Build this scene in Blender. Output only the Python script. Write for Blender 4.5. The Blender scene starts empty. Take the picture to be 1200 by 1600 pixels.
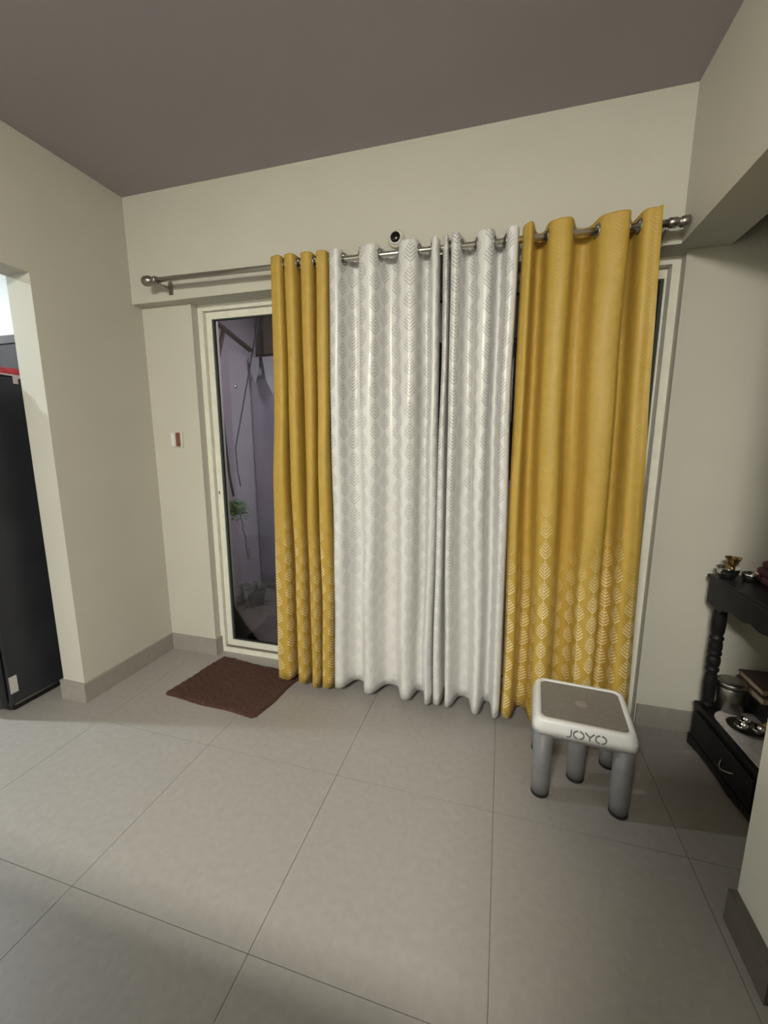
import bpy, bmesh, math, random
from mathutils import Vector, Matrix
random.seed(7)
PI = math.pi
S = bpy.context.scene
C = S.collection

# ------------------------------------------------------------------ camera
cam_d = bpy.data.cameras.new('camera')
cam_d.sensor_fit = 'VERTICAL'; cam_d.sensor_height = 36.0
cam_d.lens = 644.6 / 1600 * 36.0
cam_d.clip_start = 0.02
cam = bpy.data.objects.new('camera', cam_d); C.objects.link(cam)
yaw, pitch = -0.2772, -0.1713
fwd = Vector((math.sin(yaw)*math.cos(pitch), math.cos(yaw)*math.cos(pitch), math.sin(pitch)))
rgt = Vector((math.cos(yaw), -math.sin(yaw), 0)); upv = rgt.cross(fwd)
cam.matrix_world = Matrix(((rgt.x, upv.x, -fwd.x, 1.9717), (rgt.y, upv.y, -fwd.y, -1.9342),
                           (rgt.z, upv.z, -fwd.z, 1.3065), (0, 0, 0, 1)))
S.camera = cam

# ------------------------------------------------------------------ world: night sky outside the balcony
w = bpy.data.worlds.new('night'); S.world = w; w.use_nodes = True
w.node_tree.nodes['Background'].inputs[0].default_value = (0.30, 0.27, 0.36, 1)
w.node_tree.nodes['Background'].inputs[1].default_value = 0.03

# ------------------------------------------------------------------ view
S.view_settings.view_transform = 'Standard'; S.view_settings.look = 'None'
S.view_settings.gamma = 1.0; S.view_settings.use_curve_mapping = False
S.view_settings.exposure = 0.0

# lamp powers (the lamps themselves are built further down)
TUBE_W = 118.0
KITCHEN_W = 47.0
BALCONY_FILL_W = 14.0
TUBE_COL = (1.0, 0.965, 0.86)
KITCHEN_COL = (0.86, 0.97, 1.0)

# ------------------------------------------------------------------ materials
def nd(nt, t, **kw):
    n = nt.nodes.new(t)
    for k, v in kw.items(): setattr(n, k, v)
    return n
def mat(name, col, rough=0.6, metal=0.0, var=0.06, scale=8.0, bump=0.0, bscale=60.0, sheen=0.0, spec=0.5, detail=3.0):
    m = bpy.data.materials.new(name); m.use_nodes = True
    nt = m.node_tree; b = nt.nodes['Principled BSDF']
    tc = nd(nt, 'ShaderNodeTexCoord'); no = nd(nt, 'ShaderNodeTexNoise')
    no.inputs['Scale'].default_value = scale; no.inputs['Detail'].default_value = detail
    nt.links.new(tc.outputs['Object'], no.inputs['Vector'])
    cr = nd(nt, 'ShaderNodeValToRGB')
    cr.color_ramp.elements[0].position = 0.3; cr.color_ramp.elements[1].position = 0.7
    cr.color_ramp.elements[0].color = [max(0, c*(1-var)) for c in col] + [1]
    cr.color_ramp.elements[1].color = [min(1, c*(1+var)) for c in col] + [1]
    nt.links.new(no.outputs['Fac'], cr.inputs['Fac']); nt.links.new(cr.outputs['Color'], b.inputs['Base Color'])
    b.inputs['Roughness'].default_value = rough; b.inputs['Metallic'].default_value = metal
    b.inputs['Specular IOR Level'].default_value = spec
    if sheen:
        b.inputs['Sheen Weight'].default_value = sheen; b.inputs['Sheen Roughness'].default_value = 0.4
        b.inputs['Sheen Tint'].default_value = [min(1, c*1.3) for c in col] + [1]
    if bump:
        n2 = nd(nt, 'ShaderNodeTexNoise'); n2.inputs['Scale'].default_value = bscale; n2.inputs['Detail'].default_value = 4
        nt.links.new(tc.outputs['Object'], n2.inputs['Vector'])
        bp = nd(nt, 'ShaderNodeBump'); bp.inputs['Strength'].default_value = bump; bp.inputs['Distance'].default_value = 0.004
        nt.links.new(n2.outputs['Fac'], bp.inputs['Height']); nt.links.new(bp.outputs['Normal'], b.inputs['Normal'])
    return m
def emit(name, col, s):
    m = bpy.data.materials.new(name); m.use_nodes = True
    b = m.node_tree.nodes['Principled BSDF']
    b.inputs['Base Color'].default_value = (*col, 1)
    b.inputs['Emission Color'].default_value = (*col, 1); b.inputs['Emission Strength'].default_value = s
    return m
def glass_mat(name, tint, refl=0.6):
    m = bpy.data.materials.new(name); m.use_nodes = True; nt = m.node_tree
    nt.nodes.remove(nt.nodes['Principled BSDF']); out = nt.nodes['Material Output']
    tr = nd(nt, 'ShaderNodeBsdfTransparent'); tr.inputs[0].default_value = (*tint, 1)
    gl = nd(nt, 'ShaderNodeBsdfGlossy'); gl.inputs['Roughness'].default_value = 0.03; gl.inputs['Color'].default_value = (refl, refl, refl, 1)
    fr = nd(nt, 'ShaderNodeFresnel'); fr.inputs['IOR'].default_value = 1.5
    mx = nd(nt, 'ShaderNodeMixShader')
    nt.links.new(fr.outputs[0], mx.inputs[0]); nt.links.new(tr.outputs[0], mx.inputs[1]); nt.links.new(gl.outputs[0], mx.inputs[2])
    nt.links.new(mx.outputs[0], out.inputs['Surface'])
    return m

def leaf_fabric(name, base, motif, yellow):
    """woven fabric with columns of chevron-veined leaf motifs, laid out in metres on the cloth's own UVs"""
    m = bpy.data.materials.new(name); m.use_nodes = True; nt = m.node_tree
    b = nt.nodes['Principled BSDF']
    def M(op, *a, clamp=False):
        n = nd(nt, 'ShaderNodeMath', operation=op); n.use_clamp = clamp
        for i, v in enumerate(a):
            if isinstance(v, (int, float)): n.inputs[i].default_value = v
            else: nt.links.new(v, n.inputs[i])
        return n.outputs[0]
    uv = nd(nt, 'ShaderNodeUVMap'); sp = nd(nt, 'ShaderNodeSeparateXYZ'); nt.links.new(uv.outputs[0], sp.inputs[0])
    U, V = sp.outputs[0], sp.outputs[1]
    cw, ph, per = 0.068, 0.090, 0.0150
    cu = M('DIVIDE', U, cw); col = M('FLOOR', cu)
    a = M('MULTIPLY', M('ABSOLUTE', M('SUBTRACT', M('FRACT', cu), 0.5)), cw)
    off = M('MULTIPLY', M('MODULO', M('ADD', col, 100.0), 2.0), 0.5)
    bb = M('FRACT', M('ADD', M('DIVIDE', V, ph), off))
    env = M('MULTIPLY', M('SINE', M('MULTIPLY', M('POWER', bb, 0.85), PI)), 0.0285)
    inside = M('MULTIPLY', M('SUBTRACT', env, a), 350.0, clamp=True)
    st = M('FRACT', M('DIVIDE', M('SUBTRACT', M('MULTIPLY', bb, ph), M('MULTIPLY', a, 0.95)), per))
    stripe = M('MULTIPLY', M('SUBTRACT', 0.25, M('ABSOLUTE', M('SUBTRACT', st, 0.5))), 12.0, clamp=True)
    mask = M('MULTIPLY', inside, stripe)
    stem = M('MULTIPLY', M('SUBTRACT', 0.0016, a), 900.0, clamp=True)
    mask = M('MAXIMUM', mask, M('MULTIPLY', stem, 0.7))
    no = nd(nt, 'ShaderNodeTexNoise'); no.inputs['Scale'].default_value = 22; no.inputs['Detail'].default_value = 5
    nt.links.new(uv.outputs[0], no.inputs['Vector'])
    if yellow:
        wn = nd(nt, 'ShaderNodeTexWhiteNoise', noise_dimensions='1D'); nt.links.new(col, wn.inputs['W'])
        start = M('SUBTRACT', 1.08, M('MULTIPLY', wn.outputs['Value'], 0.28))
        fade = M('MULTIPLY', M('SUBTRACT', start, V), 3.2, clamp=True)
        fac = M('MULTIPLY', mask, M('MAXIMUM', fade, 0.07))
        fac = M('MULTIPLY', fac, M('ADD', M('MULTIPLY', no.outputs['Fac'], 0.8), 0.42), clamp=True)
    else:
        low = M('ADD', 0.50, M('MULTIPLY', M('SUBTRACT', V, 0.4), 0.55), clamp=True)
        fac = M('MULTIPLY', mask, low)
    mx = nd(nt, 'ShaderNodeMix', data_type='RGBA'); nt.links.new(fac, mx.inputs['Factor'])
    mx.inputs[6].default_value = (*base, 1); mx.inputs[7].default_value = (*motif, 1)
    hs = nd(nt, 'ShaderNodeHueSaturation')
    nt.links.new(M('ADD', 0.90, M('MULTIPLY', no.outputs['Fac'], 0.2)), hs.inputs['Value'])
    nt.links.new(mx.outputs[2], hs.inputs['Color']); nt.links.new(hs.outputs[0], b.inputs['Base Color'])
    b.inputs['Roughness'].default_value = 0.36 if not yellow else 0.52
    b.inputs['Specular IOR Level'].default_value = 0.85 if not yellow else 0.45
    b.inputs['Sheen Weight'].default_value = 0.25; b.inputs['Sheen Roughness'].default_value = 0.35
    b.inputs['Sheen Tint'].default_value = (*[min(1, c*1.2) for c in base], 1)
    bp = nd(nt, 'ShaderNodeBump'); bp.inputs['Strength'].default_value = 0.25; bp.inputs['Distance'].default_value = 0.002
    nt.links.new(mask, bp.inputs['Height']); nt.links.new(bp.outputs[0], b.inputs['Normal'])
    return m

MT = {
 'wall':   mat('cream_paint', (0.585, 0.57, 0.50), 0.75, var=0.02, scale=3, bump=0.10, bscale=180),
 'white_wall': mat('white_paint', (0.88, 0.88, 0.86), 0.75, var=0.02, scale=3, bump=0.08, bscale=180),
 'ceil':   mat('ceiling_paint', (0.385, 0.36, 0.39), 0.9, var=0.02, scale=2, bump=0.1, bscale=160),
 'tile':   mat('greige_vitrified_tile', (0.335, 0.315, 0.295), 0.38, var=0.05, scale=40, spec=0.4, bump=0.02, bscale=300),
 'grout':  mat('dark_grout', (0.24, 0.215, 0.19), 0.9),
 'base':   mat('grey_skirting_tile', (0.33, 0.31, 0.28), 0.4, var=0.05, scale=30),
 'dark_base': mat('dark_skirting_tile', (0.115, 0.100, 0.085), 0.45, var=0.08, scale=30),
 'upvc':   mat('white_door_frame', (0.80, 0.79, 0.70), 0.4, var=0.05, scale=25),
 'gasket': mat('black_rubber_gasket', (0.03, 0.04, 0.035), 0.6),
 'steel':  mat('brushed_steel', (0.62, 0.60, 0.56), 0.28, metal=1.0, var=0.05),
 'dark_steel': mat('dark_steel', (0.34, 0.32, 0.29), 0.35, metal=1.0, var=0.1),
 'polished': mat('polished_steel', (0.72, 0.71, 0.69), 0.16, metal=1.0, var=0.04),
 'brass':  mat('aged_brass', (0.40, 0.27, 0.12), 0.28, metal=1.0, var=0.2, scale=30),
 'wood':   mat('ebony_stained_wood', (0.0095, 0.0088, 0.009), 0.45, var=0.4, scale=14, bump=0.06, bscale=40, spec=0.3),
 'mat':    mat('dark_brown_pile', (0.075, 0.034, 0.024), 1.0, var=0.45, scale=140, bump=0.6, bscale=420, sheen=0.3),
 'grey_plastic': mat('grey_plastic', (0.20, 0.20, 0.205), 0.45, var=0.05, scale=30, bump=0.03, bscale=500),
 'grey_top': mat('textured_grey_plastic', (0.22, 0.21, 0.195), 0.55, var=0.06, scale=60, bump=0.15, bscale=700),
 'white_plastic': mat('white_plastic', (0.80, 0.80, 0.80), 0.35, var=0.02),
 'rubber': mat('black_rubber', (0.012, 0.012, 0.014), 0.6),
 'print':  mat('grey_print', (0.16, 0.165, 0.18), 0.5, var=0.02),
 'fridge': mat('black_steel_panel', (0.028, 0.030, 0.036), 0.42, var=0.15, scale=5, spec=0.4),
 'fridge_dark': mat('black_trim', (0.010, 0.010, 0.012), 0.5),
 'sticker': mat('pale_paper_sticker', (0.55, 0.53, 0.50), 0.7, var=0.12, scale=120),
 'carton': mat('dark_grey_board', (0.045, 0.042, 0.046), 0.7, var=0.15),
 'carton_top': mat('grey_board', (0.12, 0.115, 0.12), 0.7, var=0.15),
 'red':    mat('red_printed_film', (0.52, 0.035, 0.05), 0.35, var=0.35, scale=35),
 'pale':   mat('pale_pink_film', (0.62, 0.50, 0.50), 0.5, var=0.08),
 'switch': mat('off_white_plate', (0.64, 0.62, 0.54), 0.4, var=0.03),
 'brown':  mat('brown_patch', (0.20, 0.075, 0.045), 0.7, var=0.35, scale=120),
 'black_lens': mat('black_gloss', (0.006, 0.005, 0.005), 0.12, var=0.0),
 'balcony': mat('mauve_paint', (0.56, 0.51, 0.58), 0.9, var=0.12, scale=3, bump=0.15, bscale=40),
 'balcony_floor': mat('dull_brown_tile', (0.21, 0.18, 0.165), 0.7, var=0.12, scale=12),
 'sheet':  mat('mauve_sheet', (0.40, 0.34, 0.44), 0.8, var=0.1, scale=4),
 'pale_sheet': mat('pale_sheet', (0.66, 0.64, 0.70), 0.8, var=0.08, scale=4),
 'rust':   mat('weathered_brown_metal', (0.16, 0.125, 0.11), 0.7, var=0.2, scale=20),
 'cord':   mat('dark_green_cord', (0.020, 0.075, 0.040), 0.8, var=0.2, scale=60),
 'dcord':  mat('dark_cord', (0.05, 0.045, 0.05), 0.8, var=0.2, scale=60),
 'green':  mat('leaf_green', (0.10, 0.27, 0.035), 0.6, var=0.4, scale=30),
 'dleaf':  mat('dry_brown_leaf', (0.085, 0.062, 0.035), 0.7, var=0.4, scale=30),
 'pot':    mat('dark_teal_pot', (0.03, 0.07, 0.06), 0.6, var=0.2),
 'clay':   mat('brown_pot', (0.12, 0.085, 0.07), 0.8, var=0.2),
 'cloth':  mat('white_lace_cloth', (0.62, 0.57, 0.55), 0.9, var=0.15, scale=60, bump=0.2, bscale=160),
 'maroon': mat('maroon_cloth', (0.075, 0.018, 0.028), 0.9, var=0.3, scale=40, bump=0.3, bscale=120),
 'bookbrown': mat('brown_book_cover', (0.085, 0.048, 0.040), 0.6, var=0.25, scale=20),
 'pages':  mat('aged_pages', (0.42, 0.34, 0.24), 0.9, var=0.25, scale=90),
 'tin':    mat('dark_tin', (0.026, 0.024, 0.024), 0.4, var=0.3),
 'lemon':  mat('yellow_skin', (0.52, 0.32, 0.05), 0.5, var=0.15, scale=60, bump=0.2, bscale=200),
 'glass':  glass_mat('door_glass', (0.80, 0.80, 0.82)),
 'fabric_white': leaf_fabric('silver_white_leaf_fabric', (0.72, 0.715, 0.705), (0.43, 0.425, 0.415), False),
 'fabric_yellow': leaf_fabric('mustard_leaf_fabric', (0.485, 0.318, 0.056), (0.84, 0.73, 0.46), True),
 'tube':   emit('lit_tube', (1.0, 0.92, 0.75), 6.0),
 'led':    emit('lit_diffuser', (0.95, 0.97, 1.0), 8.0),
}

# ------------------------------------------------------------------ helpers
def smooth(me, flag=True):
    for p in me.polygons: p.use_smooth = flag
def link(name, me, m, parent=None, sm=False):
    o = bpy.data.objects.new(name, me); C.objects.link(o)
    if m: me.materials.append(MT[m] if isinstance(m, str) else m)
    if parent: o.parent = parent
    if sm: smooth(me)
    return o
def obj(name, bm, m, parent=None, sm=False):
    bmesh.ops.recalc_face_normals(bm, faces=bm.faces)
    me = bpy.data.meshes.new(name); bm.to_mesh(me); bm.free()
    return link(name, me, m, parent, sm)
def tag(o, label, cat, group=None, kind=None):
    o['label'] = label; o['category'] = cat
    if group: o['group'] = group
    if kind: o['kind'] = kind
    return o
def empty(name, loc=(0, 0, 0), rz=0.0):
    o = bpy.data.objects.new(name, None); C.objects.link(o)
    o.location = loc; o.rotation_euler = (0, 0, rz); o.empty_display_size = 0.1
    return o
def box(bm, x0, x1, y0, y1, z0, z1):
    v = [bm.verts.new(p) for p in ((x0,y0,z0),(x1,y0,z0),(x1,y1,z0),(x0,y1,z0),(x0,y0,z1),(x1,y0,z1),(x1,y1,z1),(x0,y1,z1))]
    for f in ((0,3,2,1),(4,5,6,7),(0,1,5,4),(1,2,6,5),(2,3,7,6),(3,0,4,7)): bm.faces.new([v[i] for i in f])
    return v
def boxes(*bs):
    bm = bmesh.new()
    for b in bs: box(bm, *b)
    return bm
def bevel(bm, w, seg=2):
    bmesh.ops.bevel(bm, geom=bm.edges[:], offset=w, segments=seg, affect='EDGES', profile=0.5)
    return bm
def bbox_(w, *b): return bevel(boxes(b), w)
def lathe(prof, seg=24, axis='z', org=(0, 0, 0), bm=None):
    bm = bm or bmesh.new(); rings = []
    for r, h in prof:
        ring = []
        for k in range(seg):
            a = 2*PI*k/seg; p = (r*math.cos(a), r*math.sin(a), h)
            if axis == 'x': p = (p[2], p[0], p[1])
            if axis == 'y': p = (p[0], p[2], p[1])
            ring.append(bm.verts.new((p[0]+org[0], p[1]+org[1], p[2]+org[2])))
        rings.append(ring)
    for a, b in zip(rings, rings[1:]):
        for k in range(seg): bm.faces.new((a[k], a[(k+1) % seg], b[(k+1) % seg], b[k]))
    for ring in (rings[0], rings[-1]):
        try: bm.faces.new(ring)
        except ValueError: pass
    return bm
def tube(bm, pts, r, seg=8, r1=None):
    pts = [Vector(p) for p in pts]; rings = []; n = len(pts)
    for i, p in enumerate(pts):
        t = (pts[min(i+1, n-1)] - pts[max(i-1, 0)]).normalized()
        ref = Vector((0, 0, 1)) if abs(t.z) < 0.9 else Vector((1, 0, 0))
        a = t.cross(ref).normalized(); b = t.cross(a)
        rr = r if r1 is None else r + (r1-r)*i/(n-1)
        rings.append([bm.verts.new(p + rr*(math.cos(2*PI*k/seg)*a + math.sin(2*PI*k/seg)*b)) for k in range(seg)])
    for A, B in zip(rings, rings[1:]):
        for k in range(seg): bm.faces.new((A[k], A[(k+1) % seg], B[(k+1) % seg], B[k]))
    bm.faces.new(rings[0]); bm.faces.new(rings[-1])
    return bm
def rrect(hw, hd, r, z, n=6):
    out = []
    for cx, cy, a0 in ((hw-r, hd-r, 0), (-hw+r, hd-r, 90), (-hw+r, -hd+r, 180), (hw-r, -hd+r, 270)):
        for k in range(n+1):
            a = math.radians(a0 + 90*k/n); out.append((cx + r*math.cos(a), cy + r*math.sin(a), z))
    return out
def loft(rings, cap0=True, cap1=True, bm=None):
    bm = bm or bmesh.new()
    R_ = [[bm.verts.new(p) for p in ring] for ring in rings]; n = len(R_[0])
    for A, B in zip(R_, R_[1:]):
        for k in range(n): bm.faces.new((A[k], A[(k+1) % n], B[(k+1) % n], B[k]))
    if cap0: bm.faces.new(R_[0])
    if cap1: bm.faces.new(R_[-1])
    return bm
def shape(path, t0, t1, plane='xz'):
    """extrude a closed 2-D outline between t0 and t1"""
    bm = bmesh.new(); put = {'xz': lambda a, b, t: (a, t, b), 'yz': lambda a, b, t: (t, a, b), 'xy': lambda a, b, t: (a, b, t)}[plane]
    A = [bm.verts.new(put(a, b, t0)) for a, b in path]; B = [bm.verts.new(put(a, b, t1)) for a, b in path]
    n = len(path)
    for k in range(n): bm.faces.new((A[k], A[(k+1) % n], B[(k+1) % n], B[k]))
    bm.faces.new(A); bm.faces.new(B)
    return bm
def struct(name, bm, m, parent=None):
    o = obj(name, bm, m, parent)
    if parent is None: o['kind'] = 'structure'
    return o
def slabel(o, label, cat):
    o['label'] = label; o['category'] = cat; return o

# ------------------------------------------------------------------ dimensions (metres)
ZC = 2.556            # ceiling
ZB = 2.034            # beam undersides
YB = 0.063            # lower back wall plane (beam face is y = 0)
XD0, XD1 = 0.325, 2.622   # sliding door opening
YF = 0.112            # front of the door frame
YO = 0.25             # outer face of the back wall
PY = -0.518           # end of the short left partition
KY = -1.36            # near side of the kitchen opening
XR = 3.55; YR = -3.7; XK = -2.6
BX0, BX1 = 2.58, 2.765

# ------------------------------------------------------------------ the setting
fl = struct('floor', boxes((XK, XR, YR, YO, -0.06, -0.004)), 'grout')
slabel(fl, 'large greige floor tiles with thin dark joints', 'floor')
gx, gy, T, J = 0.7992, -0.6075, 0.6, 0.0008
tile_meshes = {}
ix0 = math.floor((XK - gx)/T); ix1 = math.ceil((XR - gx)/T); iy0 = math.floor((YR - gy)/T); iy1 = math.ceil((YO - gy)/T)
for i in range(ix0, ix1):
    for j in range(iy0, iy1):
        x0 = max(gx + i*T, XK) + J; x1 = min(gx + (i+1)*T, XR) - J
        y0 = max(gy + j*T, YR) + J; y1 = min(gy + (j+1)*T, YO) - J
        if x1 - x0 < 0.01 or y1 - y0 < 0.01: continue
        key = (round(x1-x0, 4), round(y1-y0, 4))
        if key not in tile_meshes:
            me = bpy.data.meshes.new('tile'); bm = boxes((0, x1-x0, 0, y1-y0, -0.004, 0.0))
            bmesh.ops.recalc_face_normals(bm, faces=bm.faces); bm.to_mesh(me); bm.free(); me.materials.append(MT['tile'])
            tile_meshes[key] = me
        t = bpy.data.objects.new('tile', tile_meshes[key]); C.objects.link(t); t.parent = fl; t.location = (x0, y0, 0)

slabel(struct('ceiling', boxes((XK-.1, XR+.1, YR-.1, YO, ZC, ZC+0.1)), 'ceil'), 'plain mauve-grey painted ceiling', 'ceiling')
slabel(struct('wall_back', boxes((0, XD0, YB, YO, 0, ZC), (XD0, XD1, YB, YO, ZB, ZC), (XD1, XR, YB, YO, 0, ZC),
                          (0, BX0, 0, YB, ZB, ZC)), 'wall'), 'cream back wall with a shallow beam above the curtain rod', 'wall')
slabel(struct('wall_left', boxes((-0.14, 0, PY, YO, 0, ZC), (-0.14, 0, KY, PY, 2.012, ZC), (-0.14, 0, YR, KY, 0, ZC)), 'wall'),
       'cream left wall with a doorless opening to the kitchen', 'wall')
slabel(struct('wall_kitchen', boxes((XK, -0.14, 0.02, YO, 0, ZC), (XK-.1, XK, -2.7, YO, 0, ZC), (XK, -0.14, -2.8, -2.7, 0, ZC)), 'white_wall'),
       'bright white kitchen wall seen over the refrigerator', 'wall')
slabel(struct('wall_alcove', boxes((XR, XR+.1, YR, YO, 0, ZC)), 'wall'), 'cream side wall of the alcove', 'wall')
slabel(struct('wall_right', boxes((2.80, 2.95, YR, -0.86, 0, ZB)), 'wall'), 'cream right wall running back from the pillar', 'wall')
slabel(struct('wall_rear', boxes((-0.14, XR, YR-.1, YR, 0, ZC)), 'wall'), 'cream wall behind the viewer', 'wall')
bm = boxes((BX0, BX1, YR, YB, ZB, ZC))
slabel(struct('trim_1', bm, 'wall'), 'cream ceiling beam running over the alcove opening', 'beam')
slabel(struct('trim_2', boxes((2.643, 2.7995, -0.94, -0.775, 0, ZB)), 'wall'), 'cream square pillar at the right edge', 'pillar')

def skirting(name, *bs, m='base'):
    o = struct(name, boxes(*bs[:1]), m)
    for b in bs[1:]: obj('skirting_tile', boxes(b), m, o)
    return o
BH, BT = 0.102, 0.012
slabel(skirting('baseboard_left', (0, BT, PY-BT, YB, 0, BH), (-0.14-BT, -0.0006, PY-BT, PY, 0, BH), (-0.14-BT, -0.14, PY, -0.1, 0, BH)),
       'grey tile skirting along the left partition', 'skirting')
slabel(skirting('baseboard_back', (BT+.0006, XD0, YB-BT, YB, 0, BH), (XD0, XD0+BT, YB-BT, YF, 0, BH)), 'grey tile skirting left of the glass door', 'skirting')
slabel(skirting('baseboard_alcove', (XD1+.004, 3.05, YB-BT, YB, 0, BH), (3.0515, XR, YB-BT, YB, 0, BH)), 'grey tile skirting right of the yellow curtain', 'skirting')
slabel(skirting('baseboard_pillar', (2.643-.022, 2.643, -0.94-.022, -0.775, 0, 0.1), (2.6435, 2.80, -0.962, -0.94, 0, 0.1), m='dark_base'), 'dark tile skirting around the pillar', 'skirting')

# sliding glass door
door = empty('door_1', (0, 0, 0)); door['kind'] = 'structure'
slabel(door, 'white framed sliding glass door behind the curtains', 'door')
fw = 0.030
frame = obj('outer_frame', boxes((XD0, XD0+fw, YF, YO-.01, 0, ZB), (XD1-fw, XD1, YF, YO-.01, 0, ZB),
        (XD0+fw, XD1-fw, YF, YO-.01, ZB-fw, ZB), (XD0+fw, XD1-fw, YF, YO-.01, 0, 0.028)), 'upvc', door)
obj('track', boxes((XD0+fw, XD1-fw, YF+.012, YF+.016, .028, .040)), 'dark_steel', door)
def sash(x0, x1, yf, swr=0.036):
    z0, z1, sw, d = 0.030, ZB-fw-0.003, 0.036, 0.028
    s = obj('sash', boxes((x0, x0+sw, yf, yf+d, z0, z1), (x1-swr, x1, yf, yf+d, z0, z1),
                          (x0+sw, x1-swr, yf, yf+d, z1-sw, z1), (x0+sw, x1-swr, yf, yf+d, z0, z0+0.044)), 'upvc', door)
    a, b, c, d2 = x0+sw, x1-swr, z0+0.044, z1-sw
    g = 0.012
    obj('gasket', boxes((a, a+g, yf+.007, yf+.021, c, d2), (b-g, b, yf+.007, yf+.021, c, d2),
                        (a+g, b-g, yf+.007, yf+.021, d2-.006, d2), (a+g, b-g, yf+.007, yf+.021, c, c+.006)), 'gasket', s)
    obj('glass_pane', boxes((a+g, b-g, yf+.011, yf+.016, c+.006, d2-.006)), 'glass', s)
    return s
s1 = sash(XD0+fw+.003, 1.13, YF+.022)
obj('lock', bevel(boxes((XD0+fw+.012, XD0+fw+.018, YF+.0195, YF+.0225, 0.995, 1.012)), .001), 'rubber', s1)
sash(1.10, 1.87, YF+.055)
sash(1.84, XD1-fw-.003, YF+.040, 0.008)

# balcony beyond the glass
slabel(struct('floor_balcony', boxes((-0.1, XR, YO, 1.30, -0.12, -0.03)), 'balcony_floor'), 'dim brown balcony floor', 'floor')
slabel(struct('wall_balcony', boxes((-0.2, -0.1, YO, 1.42, -0.12, 2.6)), 'balcony'), 'mauve balcony side wall', 'wall')
slabel(struct('wall_parapet', boxes((-0.1, XR, 1.30, 1.42, -0.12, 1.0)), 'balcony'), 'mauve balcony parapet', 'wall')
slabel(struct('wall_balcony_end', boxes((XR, XR+.1, YO, 1.42, -0.12, 2.6)), 'balcony'), 'far end wall of the balcony', 'wall')
slabel(struct('ceiling_balcony', boxes((-0.1, XR, YO, 1.42, 2.45, 2.6)), 'balcony'), 'mauve balcony ceiling', 'ceiling')
slabel(struct('trim_3', boxes((0.02, XR, 1.27, 1.42, 2.02, 2.45)), 'rust'), 'dark brown beam over the balcony front', 'beam')

# ------------------------------------------------------------------ lamps
def panel_light():
    t = empty('panel_light', (1.55, YR+.16, 2.46)); t.rotation_euler = (math.radians(-74), 0, 0)
    tag(t, 'slanted white panel light high on the wall behind the viewer', 'lamp')
    obj('housing', bevel(boxes((-0.31, 0.31, -0.03, 0.0, -0.16, 0.16)), .005), 'white_plastic', t)
    obj('diffuser', boxes((-0.29, 0.29, 0.0003, 0.006, -0.14, 0.14)), 'tube', t)
    obj('mounting_arm', boxes((-0.03, 0.03, -0.07, -0.0305, -0.13, -0.09)), 'white_plastic', t)
    ld = bpy.data.lights.new('panel_glow', 'AREA'); ld.shape = 'RECTANGLE'; ld.size = 0.58; ld.size_y = 0.28
    ld.energy = TUBE_W; ld.color = TUBE_COL
    lo = bpy.data.objects.new('panel_glow', ld); C.objects.link(lo); lo.parent = t
    lo.location = (0, 0.012, 0); lo.rotation_euler = (math.radians(90), 0, 0)
panel_light()
def ceiling_disc(name, loc, label, energy, col, rad):
    t = empty(name, loc); tag(t, label, 'lamp')
    obj('housing', lathe([(rad*1.15, 0.0), (rad*1.15, -0.03), (rad*1.02, -0.04)], 28), 'white_plastic', t, True)
    obj('diffuser', lathe([(rad, -0.0405), (rad, -0.046), (rad*.6, -0.052)], 28), 'led', t, True)
    ld = bpy.data.lights.new('lamp_glow', 'AREA'); ld.shape = 'DISK'; ld.size = rad*1.6; ld.energy = energy; ld.color = col
    lo = bpy.data.objects.new('lamp_glow', ld); C.objects.link(lo); lo.parent = t; lo.location = (0, 0, -0.06)
ceiling_disc('ceiling_lamp', (-1.5, -1.02, ZC - 0.0005), 'round white kitchen ceiling lamp', KITCHEN_W, KITCHEN_COL, 0.05)
ceiling_disc('balcony_fill_lamp', (1.0, 0.75, 2.4495), 'small round fill lamp added under the balcony ceiling', BALCONY_FILL_W, (1.0, 0.93, 0.97), 0.07)  # added lamp that brightens the balcony behind the glass

# ------------------------------------------------------------------ curtain rod
RX0, RX1, RY = 0.215, 2.545, -0.085
def rod_z(x): return 2.1055 - 0.0135*(x - 0.18)
rod = empty('curtain_rod', (0, 0, 0))
tag(rod, 'long brushed steel curtain rod across the cream back wall', 'curtain rod')
bm = bmesh.new(); tube(bm, [(RX0, RY, rod_z(RX0)), (RX1, RY, rod_z(RX1))], 0.0125, 16); obj('pole', bm, 'steel', rod, True)
def finial(x, s):
    z = rod_z(x)
    prof = [(0.014, -.03), (0.0175, -.028), (0.0175, -0.008), (0.0145, -0.004), (0.0145, 0.004), (0.021, 0.008), (0.024, 0.014), (0.025, 0.028), (0.024, 0.042), (0.020, 0.050), (0.010, 0.053)]
    obj('finial', lathe([(r, s*h) for r, h in prof], 20, 'x', (x, RY, z)), 'dark_steel', rod, True)
finial(RX0+.01, -1)
obj('end_cap', lathe([(.0145, -.045), (.0175, -.043), (.0175, -.018), (.0145, -.014), (.0145, -.006), (.0185, -.003), (.0185, .020), (.012, .024)], 20, 'x', (2.548, RY, rod_z(2.548))), 'dark_steel', rod, True)
for bx in (0.262, 1.69, 2.505):
    z = rod_z(bx); bm = bmesh.new()
    box(bm, bx-.012, bx+.012, -0.004, -0.0003, z-.045, z+.03)
    box(bm, bx-.005, bx+.005, RY-.002, -0.004, z-.024, z-.0145)
    tube(bm, [(bx, RY+.017*math.cos(a), z+.017*math.sin(a)) for a in [math.radians(d) for d in range(-170, 1, 17)]], 0.003, 6)
    obj('bracket', bm, 'dark_steel', rod)

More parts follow.
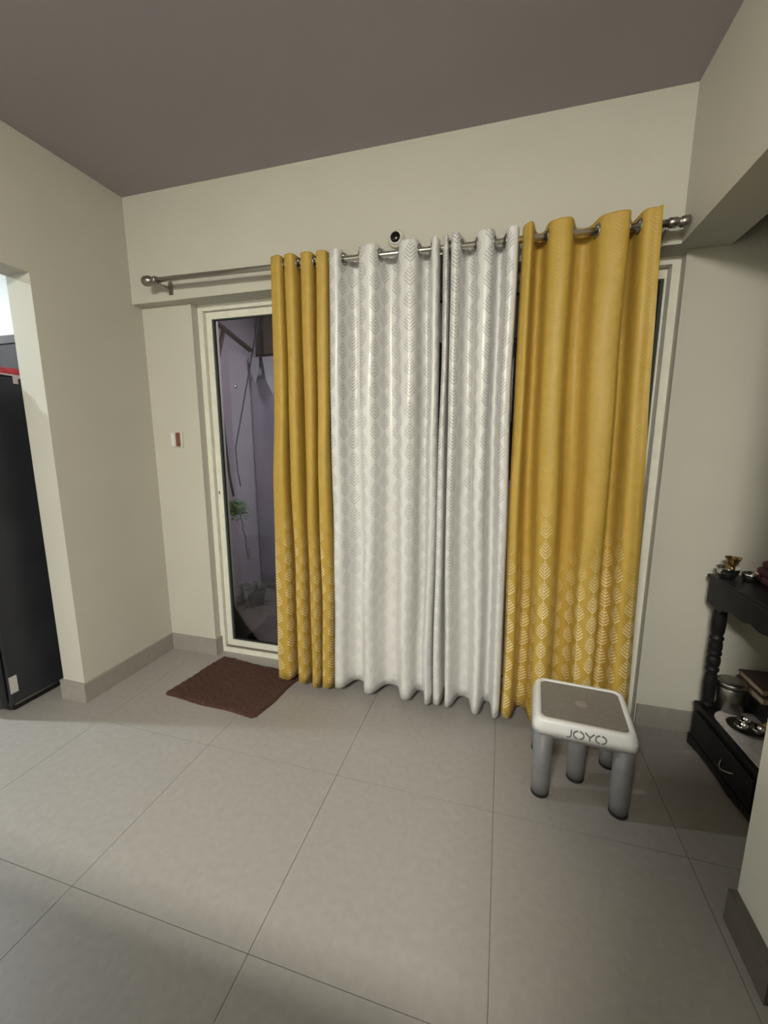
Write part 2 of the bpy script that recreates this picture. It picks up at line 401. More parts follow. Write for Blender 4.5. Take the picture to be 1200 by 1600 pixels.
# ------------------------------------------------------------------ curtains
def spline(P, n):
    """Catmull-Rom through (x, y) points -> n samples per span"""
    out = []; m = len(P)
    for i in range(m-1):
        p0, p1, p2, p3 = P[max(i-1, 0)], P[i], P[i+1], P[min(i+2, m-1)]
        for k in range(n):
            t = k/n
            out.append(tuple(0.5*((2*b) + (-a+c)*t + (2*a-5*b+4*c-d)*t*t + (-a+3*b-3*c+d)*t**3) for a, b, c, d in zip(p0, p1, p2, p3)))
    out.append(P[-1]); return out
def curtain(name, top, bot, material, label, zb, seed, zt_off=0.036):
    """top / bot: lists of (x, y) fold turning points along the rod and along the hem"""
    rnd = random.Random(seed); n = 14
    A, B = spline(top, n), spline(bot, n); N = len(A)
    # fabric length along the rod, for the woven pattern
    L = [0.0]
    for i in range(1, N): L.append(L[-1] + max(math.hypot(A[i][0]-A[i-1][0], A[i][1]-A[i-1][1]), 0.002))
    rows = [0.0, .005, .010, .016] + [.016 + .006*k for k in range(1, 13)]
    last = rows[-1]; zt0 = rod_z(A[0][0]) + zt_off; H = zt0 - zb
    nr = 44
    rows += [last + (H-last)*(k/nr) for k in range(1, nr+1)]
    ph = [rnd.uniform(0, 6.28) for _ in range(6)]
    root = empty(name, (sum(a[0] for a in A)/N, RY, zb))
    bm = bmesh.new(); uvl = bm.loops.layers.uv.new('UVMap'); G = []; UVs = {}
    for r in rows:
        f = r/H; g = f*f*(3-2*f); row = []
        for i in range(N):
            x = A[i][0] + (B[i][0]-A[i][0])*(0.25*g + 0.75*f); y = A[i][1] + (B[i][1]-A[i][1])*g
            s = L[i]
            x += 0.005*math.sin(2.2*r + ph[0] + 2.5*s)*min(1, f*4)*math.sin(PI*min(1, f*1.02))**.5 + 0.0018*math.sin(6*r + ph[1] + 9*s)*min(1, f*4)
            y += (0.005*math.sin(2.0*r + ph[2] + 8*s) + 0.0035*math.sin(7*r + ph[3] + 21*s) + 0.002*math.sin(17*s + 13*r + ph[4]))*min(1, f*3)
            y = min(y, -0.012)
            z = rod_z(A[i][0]) + zt_off - r + (0.004*math.sin(5*s + ph[5]) if f > .98 else 0)
            v = bm.verts.new((x - root.location.x, y - root.location.y, z - root.location.z)); row.append(v)
            UVs[v] = (L[i], z)
        G.append(row)
    # eyelets where the cloth crosses the rod
    cross = []
    for i in range(1, N):
        if (A[i-1][1]-RY)*(A[i][1]-RY) < 0:
            t = (RY-A[i-1][1])/(A[i][1]-A[i-1][1])
            cross.append((i-1+t, A[i-1][0] + t*(A[i][0]-A[i-1][0]), math.atan2(A[i][1]-A[i-1][1], A[i][0]-A[i-1][0]), L[i-1] + t*(L[i]-L[i-1])))
    for a in range(len(rows)-1):
        for i in range(N-1):
            sm_, zm = (L[i]+L[i+1])/2, zt_off - (rows[a]+rows[a+1])/2
            if any(math.hypot(sm_-c[3], zm) < 0.0195 for c in cross): continue
            fc = bm.faces.new((G[a][i], G[a+1][i], G[a+1][i+1], G[a][i+1])); fc.smooth = True
            for lp in fc.loops: lp[uvl].uv = UVs[lp.vert]
    me = bpy.data.meshes.new('panel'); bm.to_mesh(me); bm.free()
    p = link('panel', me, material, root)
    sol = p.modifiers.new('thickness', 'SOLIDIFY'); sol.thickness = 0.0018; sol.offset = 0
    tag(root, label, 'curtain')
    for c in cross:
        bm = bmesh.new(); seg, ms = 20, 6; R_, q = 0.0225, 0.0042
        d = Vector((math.cos(c[2]), math.sin(c[2]), 0)); nn = Vector((-math.sin(c[2]), math.cos(c[2]), 0)); o_ = Vector((c[1], RY, rod_z(c[1]))) - root.location
        rings = []
        for k in range(seg):
            a = 2*PI*k/seg; er = math.cos(a)*d + math.sin(a)*Vector((0, 0, 1))
            rings.append([bm.verts.new(o_ + er*(R_ + q*math.cos(b)) + nn*q*0.8*math.sin(b)) for b in [2*PI*j/ms for j in range(ms)]])
        for k in range(seg):
            for j in range(ms): bm.faces.new((rings[k][j], rings[(k+1) % seg][j], rings[(k+1) % seg][(j+1) % ms], rings[k][(j+1) % ms]))
        obj('eyelet', bm, 'dark_steel', root, True)
    return root
F, K = -0.120, -0.036     # front and back of the folds
def folds(front, start, end, wide=0.3, f=F, k=K, jog=0.0):
    """turning points of a pleated edge: every front fold is an (x0, x1) pair; the cloth runs back to k between two folds"""
    pts = [start]
    for n, (a, b) in enumerate(front):
        pts += [(a + .004, f + .006), (b - .004, f + jog)]
        if n < len(front)-1:
            c = front[n+1][0]; g = c - b
            if g > .03: pts += [(b + g*.28, k), (c - g*.28, k)]
            else: pts += [(b + g*.5 - .003, k + .012), (b + g*.5 + .003, k + .010)]
    return pts + [end]
curtain('curtain',
  folds([(.917,.974),(.984,1.040),(1.064,1.123),(1.140,1.190)], (.919,RY-.004), (1.194,RY)),
  folds([(.868,.942),(.985,1.032),(1.066,1.104),(1.122,1.168)], (.866,RY-.004), (1.176,RY), f=F-.012),
  'fabric_yellow', 'narrow bunched mustard yellow curtain beside the glass door', 0.045, 3, 0.030)
curtain('curtain',
  folds([(1.204,1.254),(1.343,1.418),(1.518,1.592),(1.653,1.683)], (1.200,RY), (1.686,RY)),
  folds([(1.192,1.238),(1.352,1.400),(1.540,1.588),(1.660,1.688)], (1.186,RY+.01), (1.694,RY), f=F-.014, jog=.014),
  'fabric_white', 'wider silver white leaf patterned curtain beside the narrow yellow one', 0.050, 5, 0.032)
curtain('curtain',
  folds([(1.702,1.724),(1.732,1.770),(1.838,1.898),(1.948,1.990)], (1.699,RY), (1.994,RY)),
  folds([(1.704,1.738),(1.756,1.790),(1.888,1.924),(1.978,2.008)], (1.700,RY), (2.012,RY), f=F-.014, jog=.010),
  'fabric_white', 'narrower silver white leaf patterned curtain next to the wide yellow one', 0.050, 8, 0.036)
curtain('curtain',
  folds([(2.013,2.046),(2.104,2.180),(2.283,2.372),(2.415,2.462)], (2.008,RY), (2.470,F-.016), jog=-.006),
  folds([(2.026,2.066),(2.150,2.214),(2.320,2.386),(2.470,2.520)], (2.020,RY), (2.545,RY-.01), f=F-.010, jog=.006),
  'fabric_yellow', 'wide mustard yellow curtain with cream leaves behind the stool', 0.052, 11, 0.040)

# ------------------------------------------------------------------ things on the back wall
sc = empty('wall_camera', (1.480, 0, 2.178)); tag(sc, 'small round white camera with a black eye above the white curtains', 'camera')
obj('base_ring', lathe([(0.036, -0.0003), (0.037, -0.012), (0.034, -0.015), (0.029, -0.017)], 28, 'y'), 'switch', sc, True)
obj('ball', lathe([(0.0285, -0.0172), (0.028, -0.022), (0.025, -0.027), (0.0225, -0.028)], 28, 'y'), 'white_plastic', sc, True)
ln = obj('lens', lathe([(0.0222, -0.0282), (0.0215, -0.031), (0.014, -0.035), (0.006, -0.0362)], 24, 'y'), 'black_lens', sc, True)
obj('lens_ring', lathe([(0.009, -0.0355), (0.009, -0.0378), (0.006, -0.0380)], 20, 'y'), 'black_lens', ln, True)

sw = empty('switch_plate', (0.164, YB, 1.312)); tag(sw, 'small white wall plate with a brown centre left of the glass door', 'wall plate')
obj('plate', bevel(boxes((-0.042, 0.042, -0.007, -0.0003, -0.046, 0.046)), .003), 'switch', sw)
obj('brown_insert', bevel(boxes((-0.002, 0.027, -0.010, -0.0072, -0.039, 0.040)), .001), 'brown', sw)
obj('switch_rocker', bevel(boxes((-0.030, -0.012, -0.010, -0.0072, -0.034, 0.034)), .0015), 'white_plastic', sw)

# ------------------------------------------------------------------ door mat
def door_mat():
    c = [(0.390, 0.046), (0.332, -0.366), (0.898, -0.402), (0.950, -0.008)]   # far-left, near-left, near-right, far-right
    nx, ny = 150, 110; bm = bmesh.new(); rnd = random.Random(4); G = []
    for j in range(ny+1):
        row = []
        for i in range(nx+1):
            u, v = i/nx, j/ny
            # rounded corners: pull the grid in near the four corners
            x = (1-u)*(1-v)*c[0][0] + (1-u)*v*c[1][0] + u*v*c[2][0] + u*(1-v)*c[3][0]
            y = (1-u)*(1-v)*c[0][1] + (1-u)*v*c[1][1] + u*v*c[2][1] + u*(1-v)*c[3][1]
            e = min(u*nx, (1-u)*nx, v*ny, (1-v)*ny)
            cu, cv = abs(2*u-1), abs(2*v-1); k = max(0, cu-.92)/.08*max(0, cv-.92)/.08
            mx_, my_ = 0.65, -0.18
            x += (mx_-x)*0.035*k; y += (my_-y)*0.035*k
            x += 0.004*math.sin(9*v + 2)*(1 if cu > .98 else 0.4); y += 0.004*math.sin(11*u)
            h = 0.013*min(1, (e/3.0))**0.5
            if e > 0: h += rnd.uniform(-.0022, .0022) + 0.0012*math.sin(60*v + 3*math.sin(20*u))
            row.append(bm.verts.new((x + rnd.uniform(-.0008, .0008), y + rnd.uniform(-.0008, .0008), max(h, 0.0004))))
        G.append(row)
    for j in range(ny):
        for i in range(nx): bm.faces.new((G[j][i], G[j+1][i], G[j+1][i+1], G[j][i+1]))
    rim = [G[0][i] for i in range(nx+1)] + [G[j][nx] for j in range(1, ny+1)] + [G[ny][i] for i in range(nx-1, -1, -1)] + [G[j][0] for j in range(ny-1, 0, -1)]
    bm.faces.new(rim)
    o = obj('door_mat', bm, 'mat'); tag(o, 'dark brown shaggy door mat in front of the glass door', 'mat')
door_mat()

# ------------------------------------------------------------------ stool
def stool():
    t = empty('step_stool', (2.304, -0.362, 0), math.radians(-4.0))
    tag(t, 'low white and grey plastic stool in front of the yellow curtain', 'stool')
    zt = 0.322
    hw, hd = 0.160, 0.140
    rim = loft([rrect(hw+.014, hd+.014, .036, zt-.052), rrect(hw+.010, hd+.010, .036, zt-.030), rrect(hw+.004, hd+.004, .034, zt-.010), rrect(hw-.001, hd-.001, .032, zt-.002),
                rrect(hw-.006, hd-.006, .029, zt), rrect(hw-.017, hd-.017, .022, zt), rrect(hw-.0185, hd-.0185, .021, zt-.004),
                rrect(hw-.0185, hd-.0185, .021, zt-.030), rrect(hw+.008, hd+.008, .034, zt-.050)], False, False)
    rim.verts.ensure_lookup_table(); n = len(rrect(1, 1, .1, 0)); vs = rim.verts[:]
    A, B = vs[:n], vs[-n:]
    for k in range(n): rim.faces.new((A[k], A[(k+1) % n], B[(k+1) % n], B[k]))
    r = obj('rim', rim, 'white_plastic', t, True)
    top = obj('top_panel', loft([rrect(hw-.019, hd-.019, .021, zt-.028), rrect(hw-.019, hd-.019, .021, zt-.004), rrect(hw-.021, hd-.021, .020, zt-.0025)]), 'grey_top', t)
    obj('centre_badge', lathe([(.020, zt-.0024), (.020, zt-.0012), (.018, zt-.0008)], 24), mat('badge_grey', (0.30, 0.275, 0.255), 0.5), top)
    obj('under_frame', loft([rrect(hw+.004, hd+.004, .034, zt-.066), rrect(hw+.006, hd+.006, .034, zt-.0525), rrect(hw-.03, hd-.03, .02, zt-.0525), rrect(hw-.03, hd-.03, .02, zt-.066)]), 'grey_plastic', t)
    lx, ly = 0.131, 0.118
    for px, py in ((-lx, -ly), (lx, -ly), (-lx, ly), (lx, ly), (0.0, 0.0)):
        lg = obj('leg', lathe([(.0305, .012), (.0325, .06), (.0345, zt-.062)], 28, org=(px, py, 0)), 'grey_plastic', t, True)
        obj('rubber_foot', lathe([(.0300, 0.0), (.0318, .003), (.0318, .0118), (.0300, .0119)], 28, org=(px, py, 0)), 'rubber', lg)
    # printed letters on the front rim: flat ribbons
    S_ = math.atan2(.009, .045)
    def ribbon(pts, w):
        bm = bmesh.new(); n = len(pts); q = []
        for i, (a, b) in enumerate(pts):
            a0, b0 = pts[max(i-1, 0)]; a1, b1 = pts[min(i+1, n-1)]; l = math.hypot(a1-a0, b1-b0); nx_, nz_ = -(b1-b0)/l, (a1-a0)/l
            for s in (-.5, .5):
                xx, zz = a + nx_*w*s, b + nz_*w*s
                zc_ = zt - .030 + zz; yy = -(hd + .0100 + .0040*(-zz)/.02*0.9) - .0006
                q.append(bm.verts.new((xx, yy, zc_)))
        for i in range(n-1): bm.faces.new((q[2*i], q[2*i+1], q[2*i+3], q[2*i+2]))
        g = bmesh.ops.extrude_face_region(bm, geom=bm.faces[:])
        bmesh.ops.translate(bm, vec=(0, .0022, 0), verts=[v for v in g['geom'] if isinstance(v, bmesh.types.BMVert)])
        return bm
    h = 0.0130; wst = 0.0046
    def arc(cx, cz, rx, rz, a0, a1, n=12): return [(cx + rx*math.cos(math.radians(a0+(a1-a0)*k/n)), cz + rz*math.sin(math.radians(a0+(a1-a0)*k/n))) for k in range(n+1)]
    x0 = -0.056
    bm = ribbon([(x0+.012, h)] + [(x0+.012, -h*.2)] + arc(x0+.003, -h*.35, .009, h*.65, 0, -120), wst); obj('letter_j', bm, 'print', r)
    def letter_o(cx):
        bm = ribbon(arc(cx, 0, .0165, h, 80, -80), wst); b2 = ribbon(arc(cx, 0, .0165, h, 100, 260), wst)
        me = bpy.data.meshes.new('tmp'); b2.to_mesh(me); b2.free(); bm.from_mesh(me); bpy.data.meshes.remove(me)
        obj('letter_o', bm, 'print', r)
    letter_o(x0+.036)
    bm = ribbon([(x0+.057, h), (x0+.071, -h*.05)], wst)
    for pts in ([(x0+.085, h), (x0+.0715, -h*.05)], [(x0+.071, -h*.05), (x0+.071, -h)]):
        b2 = ribbon(pts, wst); me = bpy.data.meshes.new('tmp'); b2.to_mesh(me); b2.free(); bm.from_mesh(me); bpy.data.meshes.remove(me)
    obj('letter_y', bm, 'print', r)
    letter_o(x0+.106)
stool()

# ------------------------------------------------------------------ black turned-post console in the alcove
def console():
    t = empty('console_table', (2.816, -0.012, 0), math.radians(4.0))
    tag(t, 'black wooden console table with turned posts in the alcove', 'console table')
    Ln, D = 0.86, 0.40      # runs toward -y from the corner, depth toward +x
    zb = 0.204
    body = obj('base_box', boxes((0.004, D, -Ln, -0.002, 0.028, zb-.018)), 'wood', t)
    obj('base_shelf', bevel(boxes((0, D, -Ln-.004, 0, zb-.018, zb)), .004), 'wood', t)
    # skirt with a scalloped lower edge
    pts = [(-0.002, .001), (-0.002, .05), (-Ln, .05), (-Ln, .001)]
    n = 40
    pts += [(-Ln + .05 + (Ln-.10)*k/n, .010 + .012*abs(math.sin(PI*3*k/n))) for k in range(n+1)]
    obj('skirt', shape(pts, -0.006, 0.0038, 'yz'), 'wood', t)
    for y0, y1 in ((-0.415, -0.03), (-0.83, -0.445)):
        dr = obj('drawer_front', bevel(boxes((-0.010, 0.0036, y0, y1, 0.060, zb-.030)), .003), 'wood', t)
        ym = (y0+y1)/2 - .06 if y0 > -.5 else (y0+y1)/2
        bm = bmesh.new(); tube(bm, [(-0.010-.022*math.sin(PI*k/10), ym+.035-.07*k/10, .118-.012*math.sin(PI*k/10)) for k in range(11)], .0032, 8)
        obj('handle', bm, 'dark_steel', dr, True)
    prof = [(.017, zb), (.022, zb+.004), (.023, zb+.018), (.018, zb+.024), (.021, zb+.030), (.0225, zb+.06), (.0235, zb+.105), (.022, zb+.140), (.018, zb+.158),
            (.024, zb+.166), (.024, zb+.176), (.018, zb+.182), (.023, zb+.19), (.025, zb+.208), (.023, zb+.225), (.019, zb+.232), (.025, zb+.238), (.025, zb+.247),
            (.021, zb+.254), (.0245, zb+.262), (.0235, zb+.285), (.021, zb+.298), (.025, zb+.304), (.025, zb+.312), (.019, zb+.318), (.0235, zb+.335), (.0255, zb+.375), (.0235, zb+.42), (.019, zb+.452)]
    for px, py in ((.032, -.034), (D-.032, -.034), (.032, -Ln+.034), (D-.032, -Ln+.034)):
        obj('post', lathe(prof, 22, org=(px, py, 0)), 'wood', t, True)
    za = zb + .452
    # apron with carved scallops
    n = 60; pts = [(0.0, za), (0.0, .752), (-Ln, .752), (-Ln, za)]
    for k in range(n+1):
        u = k/n; yy = -Ln + .06 + (Ln-.12)*u
        arch = .006 + .020*math.sin(PI*u)**.6 - .010*abs(math.sin(PI*7*u))
        pts.append((yy, za - .004 + arch - (.014 if u < .06 or u > .94 else 0)))
    obj('apron', shape(pts, -0.004, .014, 'yz'), 'wood', t)
    obj('side_apron', boxes((.0145, D-.004, -.016, -.002, za, .752)), 'wood', t)
    obj('side_apron', boxes((.0145, D-.004, -Ln+.002, -Ln+.016, za, .752)), 'wood', t)
    obj('back_apron', boxes((D-.0035, D+.008, -Ln, 0, za, .752)), 'wood', t)
    obj('table_top', bevel(boxes((-.012, D+.012, -Ln-.01, .008, .7525, .770)), .004), 'wood', t)
console()

def cyl_thing(name, loc, prof, m, label, cat, seg=28):
    o = obj(name, lathe(prof, seg), m, None, True); o.location = loc; tag(o, label, cat); return o
# cloth on the base shelf
bm = bmesh.new(); pts = []
cl = [(2.895, -0.050)]
hw_, hd_ = .165, .36
ring = rrect(hw_, hd_, .07, 0, 8)
bm = loft([[(x, y, 0.0) for x, y, _ in ring], [(x + .0012*math.sin(60*y), y, .0024) for x, y, _ in ring]])
o = obj('shelf_cloth', bm, 'cloth'); o.location = (3.030, -0.420, .2043); o.rotation_euler = (0, 0, math.radians(4)); tag(o, 'white lace cloth lying on the lower shelf of the black console', 'cloth')
ZS = .2068
# canister
can = empty('steel_canister', (2.925, -0.046, ZS+.0002)); tag(can, 'steel canister with a lid on the lower console shelf', 'canister')
obj('body', lathe([(.045, 0), (.049, .003), (.049, .100), (.047, .103)], 32), 'dark_steel', can, True)
obj('lid', lathe([(.0515, .1032), (.0515, .120), (.048, .125), (.030, .127), (.010, .127)], 32), 'dark_steel', can, True)
# dark tin with books on it
o = obj('storage_tin', bevel(boxes((-.10, .10, -.085, .085, 0, .092)), .006), 'tin'); o.location = (3.100, -0.066, ZS+.0002); o.rotation_euler = (0, 0, .05)
tag(o, 'dark tin box behind the steel canister under brown books', 'box')
def book(loc, rz, w, d, h, label):
    b = empty('book', loc, rz); tag(b, label, 'book', 'books stacked on the dark tin')
    obj('cover', boxes((-w, w, -d, d, 0, .003), (-w, w, -d, d, h-.003, h), (w-.003, w, -d, d, .003, h-.003)), 'bookbrown', b)
    obj('pages', boxes((-w+.004, w-.0032, -d+.004, d-.004, .0031, h-.0031)), 'pages', b)
book((3.085, -0.060, ZS+.0926), .06, .112, .085, .030, 'lower brown book of the pair stacked on the dark tin')
book((3.085, -0.055, ZS+.1230), .02, .106, .080, .026, 'upper brown book of the pair stacked on the dark tin')
# plate with little steel bowls
o = cyl_thing('steel_plate', (2.925, -0.178, ZS+.0002), [(.040, 0), (.052, .002), (.060, .010), (.0605, .011), (.058, .0095), (.050, .004), (.001, .003)], 'dark_steel', 'round steel plate holding three tiny bowls on the shelf cloth', 'plate')
for dx, dy, lab in ((-.022, -.014, 'tiny steel bowl nearest the drawer side of the steel plate'), (.026, -.020, 'tiny steel bowl nearest the pillar on the steel plate'), (.004, .026, 'tiny steel bowl nearest the canister on the steel plate')):
    o = cyl_thing('steel_bowl', (2.925+dx, -0.178+dy, ZS+.0046), [(.010, 0), (.018, .006), (.0215, .016), (.022, .022), (.0205, .022), (.019, .014), (.012, .006), (.001, .004)], 'polished', lab, 'bowl')
    o['group'] = 'tiny bowls on the steel plate'
bm = bmesh.new(); prof = [(.001, -.021), (.004, -.019), (.010, -.014), (.0145, -.005), (.015, .003), (.012, .011), (.006, .017), (.003, .021), (.001, .022)]
lm = empty('lemon', (3.010, -0.158, ZS+.0152)); tag(lm, 'small yellow lemon beside the steel plate on the lower shelf', 'lemon')
obj('fruit', lathe(prof, 20, 'x'), 'lemon', lm, True)
obj('stem_tip', lathe([(.0025, .0221), (.0028, .0235), (.001, .0240)], 10, 'x'), 'clay', lm)
# things on top of the console
ZT = .7702
cyl_thing('steel_bowl', (2.852, -0.052, ZT), [(.016, 0), (.026, .004), (.034, .022), (.039, .042), (.041, .043), (.038, .041), (.031, .020), (.020, .006), (.001, .005)], 'polished', 'shiny steel bowl at the corner of the console top', 'bowl')
gob = empty('oil_lamp', (2.862, -0.056, ZT+.0062)); gob.scale = (.8, .8, .95); tag(gob, 'little brass lamp cup standing in the steel bowl', 'oil lamp')
obj('stem', lathe([(.016, 0), (.017, .006), (.008, .014), (.007, .034), (.010, .042)], 20), 'brass', gob, True)
obj('cup', lathe([(.010, .0421), (.018, .052), (.026, .068), (.033, .082), (.034, .083), (.031, .080), (.022, .066), (.012, .052), (.001, .049)], 24), 'brass', gob, True)
cyl_thing('steel_cup', (2.918, -0.076, ZT), [(.022, 0), (.026, .003), (.030, .026), (.031, .032), (.029, .032), (.026, .014), (.020, .005), (.001, .004)], 'polished', 'low steel cup between the brass lamp and the maroon cloth', 'cup')
# folded maroon cloth
mc = empty('folded_cloth', (3.055, -0.150, ZT)); tag(mc, 'folded maroon cloth bundle on the console top', 'cloth')
for k, (h0, h1, a) in enumerate(((0, .030, 0), (.0302, .058, .05), (.0584, .082, -.04))):
    ring = rrect(.115-.006*k, .125-.008*k, .03, 0, 6); ca, sa = math.cos(a), math.sin(a)
    R4 = [[((x*ca-y*sa)*f, (x*sa+y*ca)*f, z + .003*math.sin(30*x+k)*(z > h0)) for x, y, _ in ring] for f, z in ((.97, h0+.0005*k), (1.0, h0+.008), (1.0, h1-.007), (.96, h1-.003))]
    obj('fold', loft(R4), 'maroon', mc, True)

# ------------------------------------------------------------------ kitchen: refrigerator and what lies on it
fr = empty('refrigerator', (-0.255, -0.085, 0)); tag(fr, 'tall black refrigerator standing in the kitchen opening', 'refrigerator')
FH = 1.60
obj('body', bevel(boxes((-.62, 0, -.606, 0, .035, FH)), .006), 'fridge', fr)
for z0, z1 in ((.045, 1.13), (1.138, FH-.002)):
    d = obj('door', bevel(boxes((-.618, -.002, -.652, -.610, z0, z1)), .012, 3), 'fridge', fr)
    obj('door_handle', bevel(boxes((-.600, -.575, -.684, -.6525, z1-.40 if z0 < .5 else z0+.06, z1-.06 if z0 < .5 else z0+.36)), .004), 'dark_steel', d)
obj('plinth', boxes((-.60, -.012, -.595, -.02, .012, .0345)), 'fridge_dark', fr)
for px in (-.57, -.04):
    for py in (-.57, -.05): obj('foot', lathe([(.018, 0), (.018, .0118)], 14, org=(px, py, 0)), 'rubber', fr)
st = obj('sticker', boxes((.0002, .0014, -.600, -.566, .100, .185)), 'sticker', fr)
obj('bottom_rail', boxes((.0002, .003, -.59, -.03, .036, .046)), 'dark_steel', fr)
# dark carton with a grey lid
bx = empty('storage_box', (-.52, -.20, FH+.0008)); tag(bx, 'dark box with a grey lid on top of the refrigerator', 'box')
obj('carton', bevel(boxes((-.20, .20, -.13, .13, 0, .19)), .004), 'carton', bx)
obj('lid', bevel(boxes((-.206, .206, -.136, .136, .1905, .232)), .004), 'carton_top', bx)
# red packet
pk = empty('red_packet', (-.375, -.49, FH+.0006), .12); tag(pk, 'red and white packet lying on the refrigerator top', 'packet')
bm = bmesh.new(); G = []
nx, ny = 20, 14
for s in (1, -1):
    g = []
    for j in range(ny+1):
        row = []
        for i in range(nx+1):
            u, v = 2*i/nx-1, 2*j/ny-1; e = max(0, (1-u**4)*(1-v**4))
            row.append(bm.verts.new((.115*u, .11*v, .012 + (.042*e**.6 + .005*math.sin(7*u+4*v)*e if s > 0 else -.0115*e**.4))))
        g.append(row)
    for j in range(ny):
        for i in range(nx): bm.faces.new((g[j][i], g[j][i+1], g[j+1][i+1], g[j+1][i]))
bmesh.ops.remove_doubles(bm, verts=bm.verts, dist=.0001)
pbody = obj('packet_film', bm, 'red', pk, True)
obj('white_seam', boxes((.100, .122, -.105, .105, .004, .0115)), 'pale', pk)
obj('paper_tab', boxes((.1222, .1236, .0, .09, -.030, .010)), 'pale', pk)

# ------------------------------------------------------------------ balcony things
def hang_sheet():
    t = empty('hanging_sheet', (0.45, 1.22, 0.05)); tag(t, 'mauve sheet hanging at the balcony front behind the glass', 'sheet')
    bm = bmesh.new(); G = []; nx, nz = 60, 24
    for k in range(nz+1):
        row = []
        for i in range(nx+1):
            x = -.546 + 1.126*i/nx; z = 1.80*k/nz
            row.append(bm.verts.new((x, .020*math.sin(11*x) + .006*math.sin(31*x + z*2), z + (.03*math.sin(14*x) if k == nz else 0))))
        G.append(row)
    for k in range(nz):
        for i in range(nx): bm.faces.new((G[k][i], G[k][i+1], G[k+1][i+1], G[k+1][i]))
    p = obj('sheet', bm, 'sheet', t, True); m = p.modifiers.new('t', 'SOLIDIFY'); m.thickness = .002
    for x, w_, h in ((-.52, .09, .20), (-.40, .17, .30), (-.22, .13, .22)):
        bm = shape([(x, 1.93), (x+w_, 1.93), (x+w_*.9, 1.93-h*.5), (x+w_*.5, 1.93-h), (x+w_*.15, 1.93-h*.6)], -.034, -.030, 'xz')
        obj('pale_flap', bm, 'pale_sheet', t)
    bm = bmesh.new(); tube(bm, [(-.55, -.005, 1.93), (.6, -.005, 1.93)], .005, 8); obj('line', bm, 'dcord', t)
hang_sheet()
br = empty('wall_brace', (-0.1, 0.80, 2.15)); tag(br, 'brown metal brace fixed to the mauve balcony wall', 'brace')
bm = bmesh.new(); tube(bm, [(.016, -.05, .03), (.016, .44, -.10)], .015, 10); obj('arm', bm, 'rust', br, True)
bm = bmesh.new(); tube(bm, [(.016, .10, -.012), (.016, .0, -.27)], .013, 10); obj('strut', bm, 'rust', br, True)
obj('hook', lathe([(.014, 0), (.014, .006), (.008, .010)], 12, 'x', (.0002, .22, -.42)), 'steel', br)
def cordthing(name, pts, r, m, label, cat):
    bm = bmesh.new(); tube(bm, pts, r, 8); o = obj(name, bm, m, None, True); tag(o, label, cat); return o
cordthing('clothes_line', [(.43, .6, 2.445), (.407, .6, 2.121), (.29, .6, 1.70), (.167, .6, 1.256), (.172, .6, 1.10), (.19, .6, .985)], .0045, 'dcord', 'thin dark cord hanging slantwise behind the glass door', 'cord')
# hanging planter
hp = empty('hanging_planter', (.250, .45, .86)); tag(hp, 'green hanging planter on dark cords outside the glass door', 'planter')
for pts in ([(-.085, -.02, .95), (-.075, 0, .85), (-.035, 0, .20), (-.015, 0, .075)], [(-.105, .02, .95), (-.098, .01, .85), (-.05, .02, .20), (-.020, .01, .075)]):
    bm = bmesh.new(); tube(bm, pts, .0075, 8); obj('cord', bm, 'cord', hp, True)
obj('ceiling_hook', lathe([(.012, 0), (.010, .03), (.004, .64)], 10, org=(-.094, 0, .945)), 'dcord', hp)
rnd = random.Random(12)
obj('pot', lathe([(.045, -.045), (.060, -.03), (.066, .02), (.062, .022), (.050, -.02), (.001, -.025)], 24), 'green', hp, True)
bm = bmesh.new()
for k in range(170):
    a = rnd.uniform(0, 2*PI); e = rnd.uniform(.1, 1.3); R_ = rnd.uniform(.045, .088)
    c = Vector((math.cos(a)*math.cos(e)*R_*.95, math.sin(a)*math.cos(e)*R_*.95, .02 + math.sin(e)*R_*.55 - rnd.uniform(0, .10)))
    d = Vector((math.cos(a), math.sin(a), rnd.uniform(-.6, .6))).normalized(); s = d.cross(Vector((0, 0, 1))).normalized()
    l, w_ = rnd.uniform(.025, .045), rnd.uniform(.009, .015); n_ = d.cross(s)*.004
    vs = [bm.verts.new(p) for p in (c, c + d*l*.4 + s*w_ + n_, c + d*l, c + d*l*.4 - s*w_ + n_)]
    bm.faces.new(vs[:3]); bm.faces.new((vs[0], vs[2], vs[3]))
fo = obj('foliage', bm, 'green', hp); fo['kind'] = 'stuff'
bm = bmesh.new(); tube(bm, [(.03, 0, -.045), (.045, 0, -.12), (.040, 0, -.15), (.060, 0, -.20), (.062, 0, -.30), (.075, 0, -.36)], .004, 8); obj('chain', bm, 'rust', hp)
obj('clip', bevel(boxes((.074, .084, -.006, .006, -.36, -.28)), .002), 'polished', hp)
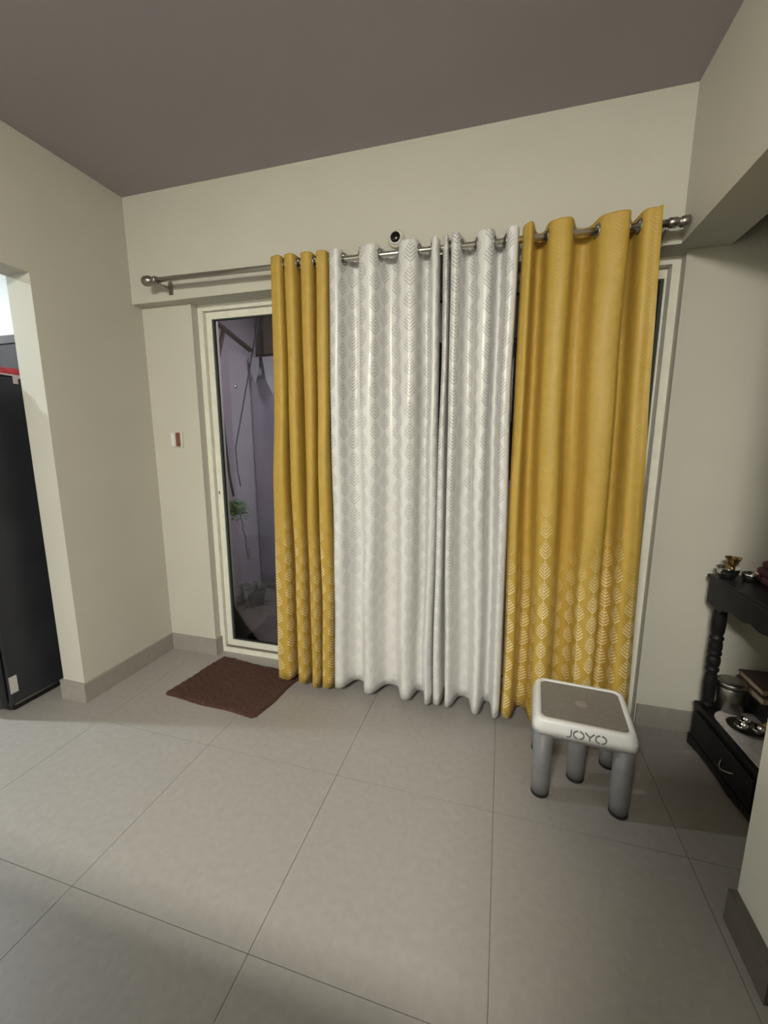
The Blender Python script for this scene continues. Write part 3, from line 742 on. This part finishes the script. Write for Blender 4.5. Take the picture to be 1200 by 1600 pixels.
# plants on the balcony floor
def potted(loc, pr, phh, potm, leafm, nl, ll, label, spread=1.0):
    t = empty('potted_plant', loc); tag(t, label, 'plant')
    p = obj('pot', lathe([(pr*.7, 0), (pr*.95, phh*.85), (pr*1.05, phh*.86), (pr*1.05, phh), (pr*.9, phh), (pr*.85, phh*.85), (.001, phh*.82)], 24), potm, t, True)
    r2 = random.Random(int(loc[0]*100)+9)
    for k in range(nl):
        a = 2*PI*k/nl + r2.uniform(-.3, .3); el = r2.uniform(.5, 1.2); l = ll*r2.uniform(.7, 1.1)
        d = Vector((math.cos(a)*spread, math.sin(a)*spread, 0)); s = Vector((-math.sin(a), math.cos(a), 0))
        bm = bmesh.new(); L_, R2 = [], []
        for q in range(7):
            u = q/6; c = Vector((0, 0, phh*.83)) + d*l*u*math.cos(el*(1-.3*u)) + Vector((0, 0, 1))*l*(u*math.sin(el) - .55*u*u)
            w_ = .022*math.sin(PI*min(.98, u*.9+.08))
            L_.append(bm.verts.new(c + s*w_)); R2.append(bm.verts.new(c - s*w_ + Vector((0, 0, .003))))
        for q in range(6): bm.faces.new((L_[q], R2[q], R2[q+1], L_[q+1]))
        obj('leaf', bm, leafm, t, True)
potted((.07, .90, -.0298), .075, .13, 'clay', 'dleaf', 12, .22, 'dry brown leaved plant in a clay pot on the balcony floor')
potted((.36, .98, -.0298), .08, .15, 'pot', 'green', 11, .16, 'green plant in a dark teal pot on the balcony floor')

# ------------------------------------------------------------------ unseen cabinet added behind the viewer to darken the floor at right
wd = empty('shade_cupboard', (2.30, -2.42, 0)); tag(wd, 'dark wooden cabinet added unseen behind the viewer to shade the floor', 'shade_cupboard')
obj('carcass', bevel(boxes((-.455, .455, -.26, .235, .06, 1.46)), .004), 'wood', wd)
obj('cornice', bevel(boxes((-.47, .47, -.27, .262, 1.4605, 1.50)), .006), 'wood', wd)
obj('plinth', boxes((-.44, .44, -.25, .22, 0, .0595)), 'wood', wd)
for sx in (-1, 1):
    d = obj('door', bevel(boxes((min(.002*sx, .45*sx), max(.002*sx, .45*sx), .2355, .256, .07, 1.45)), .004), 'wood', wd)
    obj('door_knob', lathe([(.008, 0), (.008, .012), (.014, .018), (.012, .028), (.003, .031)], 16, 'y', (.04*sx, .2565, .80)), 'dark_steel', d, True)

# ------------------------------------------------------------------ unseen table added behind the viewer to shade the near floor
dt = empty('shade_table', (1.12, -2.33, 0)); tag(dt, 'dark wooden table added unseen behind the viewer to shade the floor', 'table')
obj('table_top', bevel(boxes((-.70, .70, -.42, .42, .715, .75)), .006), 'wood', dt)
for b in ((-.62, .62, -.35, -.33, .63, .7145), (-.62, .62, .33, .35, .63, .7145), (-.62, -.60, -.33, .33, .63, .7145), (.60, .62, -.33, .33, .63, .7145)):
    obj('apron', boxes(b), 'wood', dt)
for px in (-.645, .645):
    for py in (-.375, .375): obj('leg', loft([rrect(.022, .022, .004, 0), rrect(.030, .030, .005, .7145)]), 'wood', dt).location = (px, py, 0)
